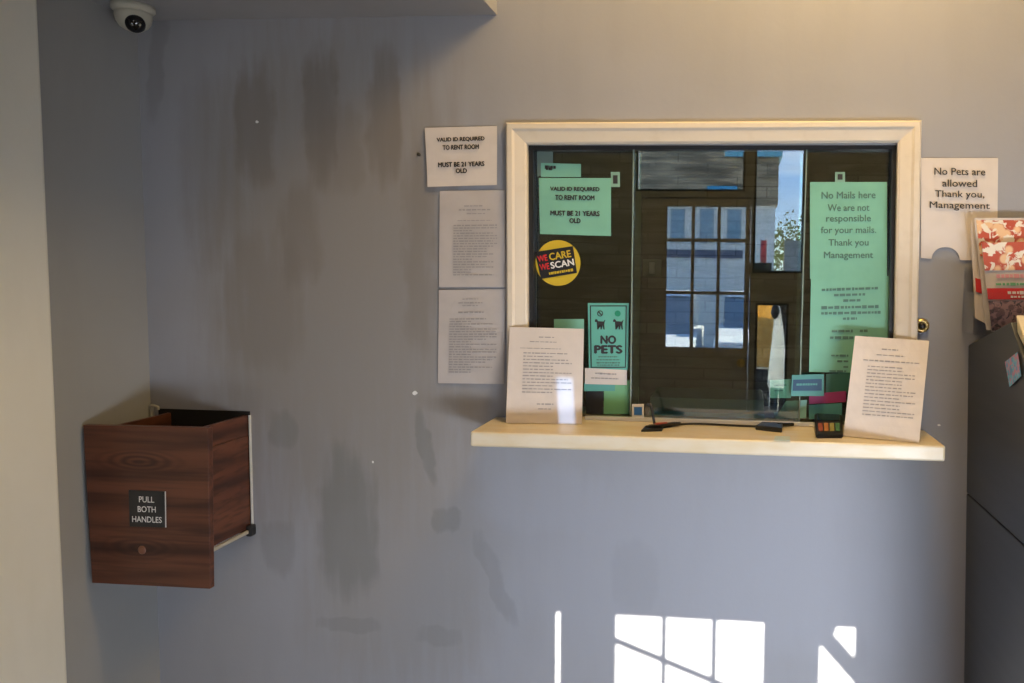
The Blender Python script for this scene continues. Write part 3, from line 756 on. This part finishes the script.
# ================================================================ RIGHT CABINET
XC = P(966, 400, 0).x
a0 = PX(968, 345, XC); a0.y = -.002; a1 = PX(1012, 322, XC); a2 = PX(1018, 347, XC); a2.y = a1.y-.05
a3 = Vector((XC, -.50, a2.z-.07))
sm0 = P(969.5, 497, 0); sm1 = PX(1024, 545, XC)
zsm = (sm0.z+sm1.z)/2
t = thing('kiosk_cabinet', (XC+.2, -.25, 0), 'dark grey metal cabinet with sloping top at the right edge', 'cabinet')
zt0 = P(968, 345, 0).z
def leanX(z): return XC + (1.35-z)*.03      # cabinet flares a little towards its foot
def side(pts): return [Vector((leanX(z), y, z)) for y, z in pts]
W = Vector((.55, 0, 0))
link('upper_body', PR(side([(-.002, zsm+.002), (-.002, zt0), (a1.y, a1.z), (a1.y-.03, a1.z-.03), (-.50, a3.z), (-.50, zsm+.002)]), W, .003), m_cab, t)
link('lower_body', PR(side([(-.002, 0.0), (-.002, zsm-.002), (-.50, zsm-.002), (-.50, 0.0)]), W, .003), m_cab, t)
link('console_panel', PR([Vector((XC+.004, a1.y-.012, a1.z+.018)), Vector((XC+.004, -.50, a3.z+.035)), Vector((XC+.004, -.52, a3.z+.012)), Vector((XC+.004, a1.y-.028, a1.z-.024))], (.5, 0, 0), .003), m_beige, t)
st = [PX(1005, 362, XC-.004), PX(1018, 352, XC-.004), PX(1021, 376, XC-.004), PX(1009, 387, XC-.004)]
for v in st: v.x = leanX(v.z)-.0035
tag(link('sticker', PR([v for v in st], (-.0008, 0, 0)), m_stk, t), 'small blue and pink sticker')

# ---- brochure holder and flyers
Yh = -.05
zh0 = zt0 + (a1.z-zt0)/(-a1.y)*.11 + .012
def flyer(pts, Y, label, kind):
    q4 = quad(Y, *pts)
    for v in q4[2:]: v.z = max(v.z, zh0+.006)
    t = thing('flyer', (q4[2]+q4[3])/2, label, 'flyer', 'takeaway menu flyers in the wall holder')
    link('sheet', sheet(q4, .0012, .001, 8, 0, kind), m_paper, t); pg = Page([p+Vector((0,-.002,0)) for p in q4]); return t, pg
t, pg = flyer([(974, 218), (1046, 218), (1050, 330), (986, 330)], Yh, 'pizza picture flyer standing behind the front flyer in the wall holder', 1)
pg.rect(.02, .02, .99, .34, m_food, t, 'food_picture')
t, pg = flyer([(981, 243), (1052, 241), (1056, 336), (991, 338)], Yh-.03, 'front pizza flyer with pink script and red band in the wall holder', 2)
pg.rect(.0, .0, 1, .31, m_food, t, 'food_picture')
pg.rows([(.375, .16, .86, .045)], m_pink, t, 61, lift=.003)
pg.rows([(.465, .14, .80, .03)], m_green, t, 62, lift=.003)
pg.rect(.0, .51, 1, .635, m_red, t, 'red_band')
pg.rows([(.56, .30, .88, .035), (.605, .34, .80, .02)], m_whitep, t, 63, lift=.004)
pg.rect(.0, .65, 1, .99, m_food2, t, 'dark_picture')
t, pg = flyer([(970, 221), (982, 219), (988, 325), (975, 318)], Yh+.02, 'pale leaflet edge sticking out at the left of the wall holder', 3)
pg.rect(.15, .58, .9, .72, m_red, t, 'red_print')
ha, hb = P(964, 300, -.012), P(1060, 300, -.012); zh1 = P(1000, 285, -.06).z
t = thing('leaflet_holder', (ha.x+.1, -.05, zh0), 'clear plastic leaflet holder on wall above the grey cabinet', 'leaflet holder')
link('back_plate', BX((ha.x, -.004, zh0), (hb.x, -.001, zh1+.05)), m_acryl, t)
link('front_plate', BX((ha.x+.01, -.110, zh0), (hb.x, -.107, zh1-.02)), m_acryl, t)
link('side_plate', BX((ha.x, -.100, zh0), (ha.x+.003, -.004, zh1-.02)), m_acryl, t)
link('base_plate', BX((ha.x, -.100, zh0-.004), (hb.x, -.004, zh0)), m_acryl, t)

# ================================================================ OFFICE SIDE
cz = SZ - .02
tag(link('office_counter', BX((-1.0, .13, cz-.04), (.95, .50, cz), .004), mat('dark_laminate', (.05, .055, .05), .35)), 'dark office counter just behind the glass', 'counter')
ta, tb = P(650, 397, .16), P(764, 404, .16)
t = thing('sill_reflection_block', ((ta.x+tb.x)/2, .25, cz), 'low olive green block standing in for the sill reflection in middle glass', 'tray')
link('body', BX((ta.x, .16, cz), (tb.x, .40, ta.z), .003), mat('olive_reflection', (.34, .44, .30), .6), t)  # reflection of the sill in the glass, built as a solid olive block
link('rim', BX((ta.x-.002, .155, cz+.012), (tb.x+.002, .162, cz+.026), .001), m_card, t)
for i, (x0, x1, lab) in enumerate(((-.64, -.42, 'pale green paper lying on the office counter behind left glass'), (.14, .22, 'narrow pale green paper on the office counter right of the olive block'))):
    tag(link('loose_paper', BX((x0, .15, cz), (x1, .36, cz+.001)), m_card), lab, 'paper')
sw = P(652, 268, OY-.01)
t = thing('switch_plate', sw, 'small pale switch plate on the dark wall behind the glass', 'switch')
link('plate', BX((sw.x-.05, OY-.008, sw.z-.045), (sw.x+.05, OY, sw.z+.045), .003), mat('dim_plastic', (.25,.27,.22), .4), t)
link('rocker', BX((sw.x-.015, OY-.014, sw.z-.03), (sw.x+.015, OY-.007, sw.z+.03), .003), m_white, t)

# ================================================================ FRONT OF THE LOBBY (seen mirrored in the glass)
DM = 2.35 + (-YB)                                   # mirrored distance to the street wall
def MX(px): return (px-735)*DM/F
def MZ(py): return 1.55-(py-280)*DM/F
def shifted(px, py):                                # where the sun ray to that wall pixel crosses the street wall
    p = P(px+2, py-6, 0); return p.x + SUNX*(-YB), p.z + SUNZ*(-YB)
sx0, sz1 = shifted(548, 605); sx1, _ = shifted(870, 605)
_, sz0 = shifted(700, 800)
_a, _b = P(561, 374, -.10), P(583, 421, -.10)
q0 = (_a.x + SUNX*(-YB-.10), _b.x + SUNX*(-YB-.10), _b.z + SUNZ*(-YB-.11), _a.z + SUNZ*(-YB-.07))
dx0, dx1 = MX(640), MX(750); dzt = MZ(198)
tx0, tx1 = MX(634), MX(802)
holes = [(q0[0]-.03, q0[1]+.03, q0[2]-.03, q0[3]+.03), (dx0, dx1, 0.0, dzt), (tx0, MX(743), MZ(192), MZ(146)), (MX(752), tx1, MZ(272), MZ(146)), (MX(756), MX(789), MZ(415), MZ(302)), (sx0, sx1, sz0, sz1), (.62, 2.58, .12, .61), (-1.53, -.77, .12, .61)]
link('wall_front', holed(XL-.12, XR+.1, 0, ZC, holes, YB-.08, .08), m_backwall, kind='structure')
# door with nine lights
d = thing('door_1', ((dx0+dx1)/2, YB, 0), 'taupe door with nine lights opposite the hatch', None, kind='structure')
cols = [MX(664), MX(692), MX(718), MX(746)]; rows_ = [MZ(350), MZ(293), MZ(240), MZ(205)]
hl = [(cols[i]+.011, cols[i+1]-.011, rows_[j]+.011, rows_[j+1]-.011) for i in range(3) for j in range(3)]
link('door_leaf', holed(dx0+.004, dx1-.004, .01, dzt-.004, hl, YB-.06, .04), m_door, d)
link('glass_pane', BX((cols[0], YB-.042, rows_[0]), (cols[3], YB-.038, rows_[3])), m_clear, d)
lathe('door_knob', Vector((dx1-.05, YB-.02, 1.0)), (0,1,0), [(.012,0),(.012,.03),(.028,.04),(.03,.055),(.02,.068),(0,.07)], m_brass, d)
for k, (a_, b_, c_, e_) in enumerate(((tx0, MX(743), MZ(192), MZ(146)), (MX(752), tx1, MZ(272), MZ(146)), (MX(756), MX(789), MZ(415), MZ(302)))):
    w_ = thing('window_%d' % (k+2), ((a_+b_)/2, YB, c_), 'fixed light beside or above the street door', None, kind='structure')
    link('glass_pane', BX((a_, YB-.05, c_), (b_, YB-.046, e_)), m_clear, w_)
    link('window_frame', holed(a_, b_, c_, e_, [(a_+.015, b_-.015, c_+.015, e_-.015)], YB-.06, .05), m_black, w_)
w_ = thing('window_7', (q0[0], YB, q0[2]), 'added small blue tinted transom for the pale spot on the propped sheet', None, kind='structure')  # added opening that throws a pale blue spot on the propped sheet
link('window_frame', holed(q0[0]-.03, q0[1]+.03, q0[2]-.03, q0[3]+.03, [q0], YB-.012, .012), m_black, w_)
link('glass_pane', BX((q0[0]-.02, YB-.020, q0[2]-.02), (q0[1]+.02, YB-.016, q0[3]+.02)), glass('blue_tinted_glass', (.20, .27, .38), .5), w_)
# added unseen street window, its openings cut to shape the sun patches
w_ = thing('window_5', ((sx0+sx1)/2, YB, sz0), 'added street window with three columns of panes and side lights shaped for the sun patches', None, kind='structure')
def sh(x0, y0, x1, y1):
    a = shifted(x0, y0); b = shifted(x1, y1); return (a[0], b[0], b[1], a[1])
yb_ = 780
ph = [sh(554.5, 614, 559.5, 705), sh(614.5, 615, 659.5, 760), sh(665, 618, 709, 760), sh(715.5, 621, 760.5, 760), sh(819, 626, 862, 760)]
link('window_frame', holed(sx0, sx1, sz0, sz1, ph, YB-.012, .012), m_frame, w_)
link('glass_pane', BX((sx0, YB-.020, sz0), (sx1, YB-.016, sz1)), m_clear, w_)
def shadow_rod(pa, pb, wpx, name):
    a = shifted(*pa); b = shifted(*pb); r_ = wpx/340/2
    o = link(name, TB([(a[0], YB-.024-r_, a[1]), (b[0], YB-.024-r_, b[1])], r_, 10), m_black, w_)
shadow_rod((600, 633), (790, 712), 6.5, 'diagonal_shadow_rod'); shadow_rod((811, 612), (880, 690), 15, 'diagonal_shadow_rod')  # added unseen rods that cast the diagonal shadows across the sun patches
# added block that clips the corner of the right sun patch
a = shifted(817, 622); b = shifted(837, 650)
link('sun_patch_block', PR([Vector((a[0], YB-.016, a[1])), Vector((shifted(837,622)[0], YB-.016, a[1])), Vector((shifted(837,622)[0], YB-.016, shifted(837,636)[1])), Vector((a[0], YB-.016, shifted(817,652)[1]))], (0, .004, 0)), m_frame, w_)
w_ = thing('window_6', (1.95, YB, .15), 'added unseen low street window for the cool fill', None, kind='structure')
link('window_frame', holed(.62, 2.58, .12, .61, [(.65, 1.58, .15, .58), (1.62, 2.55, .15, .58)], YB-.06, .03), m_frame, w_)  # added window opening that holds the cool low fill light

# ---- outside
link('ground', BX((-14, -26, -.25), (14, YB-.1, -.08)), m_concrete, kind='structure')
sun_block_x = MX(829)
link('wall_sun_block', BX((sun_block_x, YB-2.0, -.1), (sun_block_x+.15, YB-.08, 4.6)), m_stoneout, kind='structure')  # added unseen wall that blocks sun from the door and side lights
def OXZ(px, py, Y): dd = 2.35 - Y; return (px-735)*dd/F, 1.55-(py-280)*dd/F
BYo = -13.0
bx1, bz1 = OXZ(773, 160, BYo); _, bz0 = OXZ(773, 206, BYo)
t = thing('street_building', (0, BYo, -.08), 'stone and pale stucco building across the yard, mirrored in middle glass', 'building')
link('lower_wall', BX((-7, BYo-2.5, -.08), (bx1, BYo, bz0)), mat('pale_stucco', (.80, .76, .68), .8), t)
link('upper_wall', BX((-7.1, BYo-2.6, bz0), (bx1+.04, BYo+.12, bz1)), m_stoneout, t)
tx_, tz_ = OXZ(722, 140, BYo)
link('parapet', BX((-7.1, BYo-2.6, bz1), (tx_, BYo+.12, tz_)), m_stoneout, t)
link('roof_edge', BX((tx_+.01, BYo-2.7, bz1), (bx1+.1, BYo+.2, bz1+.10)), mat('blue_metal', (.15, .40, .48), .4), t)
a = OXZ(664, 258, BYo); b = OXZ(742, 250, BYo)
link('sign_band', BX((a[0], BYo, a[1]), (b[0], BYo+.03, b[1])), mat('mauve_grey', (.12, .12, .16), .6), t)
a = OXZ(706, 197, BYo); b = OXZ(735, 188, BYo)
link('wall_sign', BX((a[0], BYo+.121, a[1]), (b[0], BYo+.16, b[1])), mat('blue_sign', (.05, .30, .50), .6), t)
for px in (677, 706, 733):
    a = OXZ(px-7, 243, BYo); b = OXZ(px+7, 210, BYo)
    f_ = link('window', BX((a[0], BYo, a[1]), (b[0], BYo+.03, b[1])), mat('grey_window_frame', (.30,.36,.40), .5), t)
    link('pane', BX((a[0]+.03, BYo+.03, a[1]+.03), (b[0]-.03, BYo+.035, b[1]-.03)), mat('sky_blue_glass', (.22, .34, .42), .08), f_)
# red standpipe outside
Ye = -5.965
a = OXZ(758, 297, Ye); b = OXZ(767, 240, Ye)
t = thing('standpipe', ((a[0]+b[0])/2, Ye, a[1]), 'red standpipe with black bar outside, mirrored right of the door', 'standpipe')
link('pipe', TB([((a[0]+b[0])/2, Ye, a[1]-.01), ((a[0]+b[0])/2, Ye, b[1])], .033, 14), m_redd, t)
a = OXZ(745, 275, Ye+.05); b = OXZ(771, 262, Ye+.05)
link('bar', BX((a[0], Ye+.035, a[1]), (b[0], Ye+.06, b[1]), .005), m_black, t)
# white parked cars nose-on
m_car = mat('white_car_paint', (.86, .87, .87), .35); m_cgl = mat('car_glass', (.20, .23, .26), .12)
def car(x0, x1, dz, label, skew=0):
    t = thing('parked_car', ((x0+x1)/2, -8.2, -.08), label, 'car', 'white cars parked in the yard')
    def pf(pts, a_, b_): return PR([Vector((a_, y, z)) for y, z in pts], (b_-a_, 0, 0), .03, 3)
    H = .80+dz
    link('body', pf([(-6.2,.10),(-6.15,.62),(-6.3,H-.02),(-8.1,H+.04),(-10.2,H+.04),(-10.3,.5),(-10.25,.1)], x0, x1), m_car, t)
    link('cabin', pf([(-8.05,H+.03),(-8.75,1.33),(-9.9,1.33),(-10.15,H+.03)], x0+.08, x1-.08), m_cgl, t)
    link('roof_panel', pf([(-8.68,1.32),(-8.8,1.39),(-9.85,1.39),(-9.95,1.32)], x0+.10, x1-.10), m_car, t)
    for x in (x0+.12, x1-.12):
        for y in (-6.95, -9.5):
            lathe('wheel', Vector((x, y, .22)), (1,0,0), [(.30,-.10),(.31,0),(.30,.10),(.18,.115),(.16,.10),(0,.10)], m_black, t)
        link('headlight', BX((x-.10, -6.185, .58), (x+.10, -6.12, .68), .01), m_alu, t)
car(-2.25, -.47, 0, 'white car mirrored behind the left door panes')
car(-.22, 1.5, .10, 'white car mirrored behind the right door panes')
def cloth(name, c, tr):
    m = mat(name, c, .8); t_ = m.node_tree; b_ = t_.nodes['Principled BSDF']; o_ = t_.nodes['Material Output']
    x = t_.nodes.new('ShaderNodeBsdfTranslucent'); x.inputs[0].default_value = (*c, 1); mx = t_.nodes.new('ShaderNodeMixShader'); mx.inputs[0].default_value = tr
    t_.links.new(b_.outputs[0], mx.inputs[1]); t_.links.new(x.outputs[0], mx.inputs[2]); t_.links.new(mx.outputs[0], o_.inputs[0]); return m
Yp = -5.55
a = OXZ(756, 366, Yp); b = OXZ(774, 298, Yp)
t = thing('tan_banner', ((a[0]+b[0])/2, Yp, -.08), 'tan cloth banner outside, mirrored at the right of the middle glass', 'banner')
link('cloth', sheet([(a[0], Yp, b[1]), (b[0], Yp, b[1]), (b[0], Yp, a[1]), (a[0], Yp, a[1])], .001, .02, 14), cloth('tan_cloth', (.75, .52, .20), .6), t)
link('frame', holed(a[0]-.02, b[0]+.01, a[1]-.02, b[1]+.02, [(a[0]-.005, b[0]-.005, a[1]-.005, b[1]+.005)], Yp-.02, .012), m_alu, t)
for x in (a[0], b[0]-.02): link('leg', TB([(x, Yp-.015, -.08), (x, Yp-.015, a[1])], .007, 8), m_alu, t)
xa, za = OXZ(779, 420, -5.2); _, zt_ = OXZ(779, 305, -5.2)
t = thing('closed_parasol', (xa, -5.2, -.08), 'tall white folded cloth parasol outside, mirrored beside tan banner', 'parasol')
hh_ = zt_-.55
link_o = lathe('canopy', Vector((xa, -5.2, .55)), (0,0,1), [(.085,0),(.09,.03),(.075,hh_*.35),(.05,hh_*.7),(.022,hh_*.93),(.01,hh_)], cloth('white_cloth', (.9,.9,.86), .6), t, 12)
lathe('pole', Vector((xa, -5.2, -.08)), (0,0,1), [(.12,0),(.12,.06),(.02,.07),(.02,.66)], m_black, t, 12)
lathe('finial', Vector((xa-.03, -5.2, zt_-.13)), (0,0,1), [(.0,0),(.035,.03),(.045,.08),(.03,.13),(0,.16)], m_black, t, 12)
a = OXZ(756, 430, -5.95); b = OXZ(800, 297, -5.95)
link('dark_backing_screen', BX((a[0]-.03, -6.0, -.08), (b[0], -5.93, b[1])), m_black, kind='structure')  # added black panel that keeps the mirrored background beside the parasol dark
# bush and low wall on the right
t = thing('yard_bush', (1.6, -16, -.08), 'yellow-green bush beyond the yard, mirrored under the sky', 'bush')
bm = bmesh.new(); rnd = random.Random(4)
x_, z_ = OXZ(786, 238, -16)
for k in range(900):
    a_ = rnd.uniform(0, 6.28); rr_ = rnd.random()**.5; c_ = Vector((x_ + .55*rr_*math.cos(a_), -16+.5*rr_*math.sin(a_), z_ - .35 + rnd.uniform(-.7, .7)*math.sqrt(max(0, 1-rr_*rr_))*(1.0 if rnd.random() < .8 else 1.5)))
    v1 = Vector((rnd.gauss(0,1), rnd.gauss(0,1), rnd.gauss(0,1))).normalized()*.05; v2 = v1.orthogonal().normalized()*.03
    bm.faces.new([bm.verts.new(v) for v in (c_-v1, c_+v2, c_+v1, c_-v2)])
link('foliage', bm, mat('leaf_green', (.22, .26, .06), .6), t)
link('stem', TB([(x_, -16, -.08), (x_, -16, z_)], .04), mat('bark', (.12,.09,.06), .8), t)
link('yard_wall', BX((bx1+.2, -13.4, -.08), (5, -13.2, OXZ(785, 240, -13.2)[1])), mat('grey_render', (.24,.25,.24), .9), kind='structure')

# ================================================================ LAMPS
t = thing('ceiling_lamp', (WARM_LAMP[0], WARM_LAMP[1], ZC), 'warm round ceiling lamp above the hatch', 'lamp')
cL = Vector((WARM_LAMP[0], WARM_LAMP[1], ZC))
lathe('canopy', cL, (0,0,-1), [(.09,0),(.09,.02),(.06,.03),(0,.03)], m_white, t)
pl_ = bpy.data.lights.new('warm_bulb', 'POINT'); pl_.energy = WARM_POWER; pl_.color = (1.0, .67, .27); pl_.shadow_soft_size = .26
po = bpy.data.objects.new('warm_bulb', pl_); COL.objects.link(po); po.location = WARM_LAMP
t = thing('fill_tube_light', (1.0, -1.6, ZC), 'added unseen ceiling tube for cool fill behind the camera', 'lamp')
link('tray', BX((.2, -1.72, ZC-.04), (1.8, -1.48, ZC), .01), m_white, t)
area('tube_fill_lamp', (1.0, -1.6, ZC-.05), (-.15, .3, -1), 1.5, .2, TUBE_POWER, (.95, .96, 1.0))  # added unseen lamp, weak cool fill from the ceiling
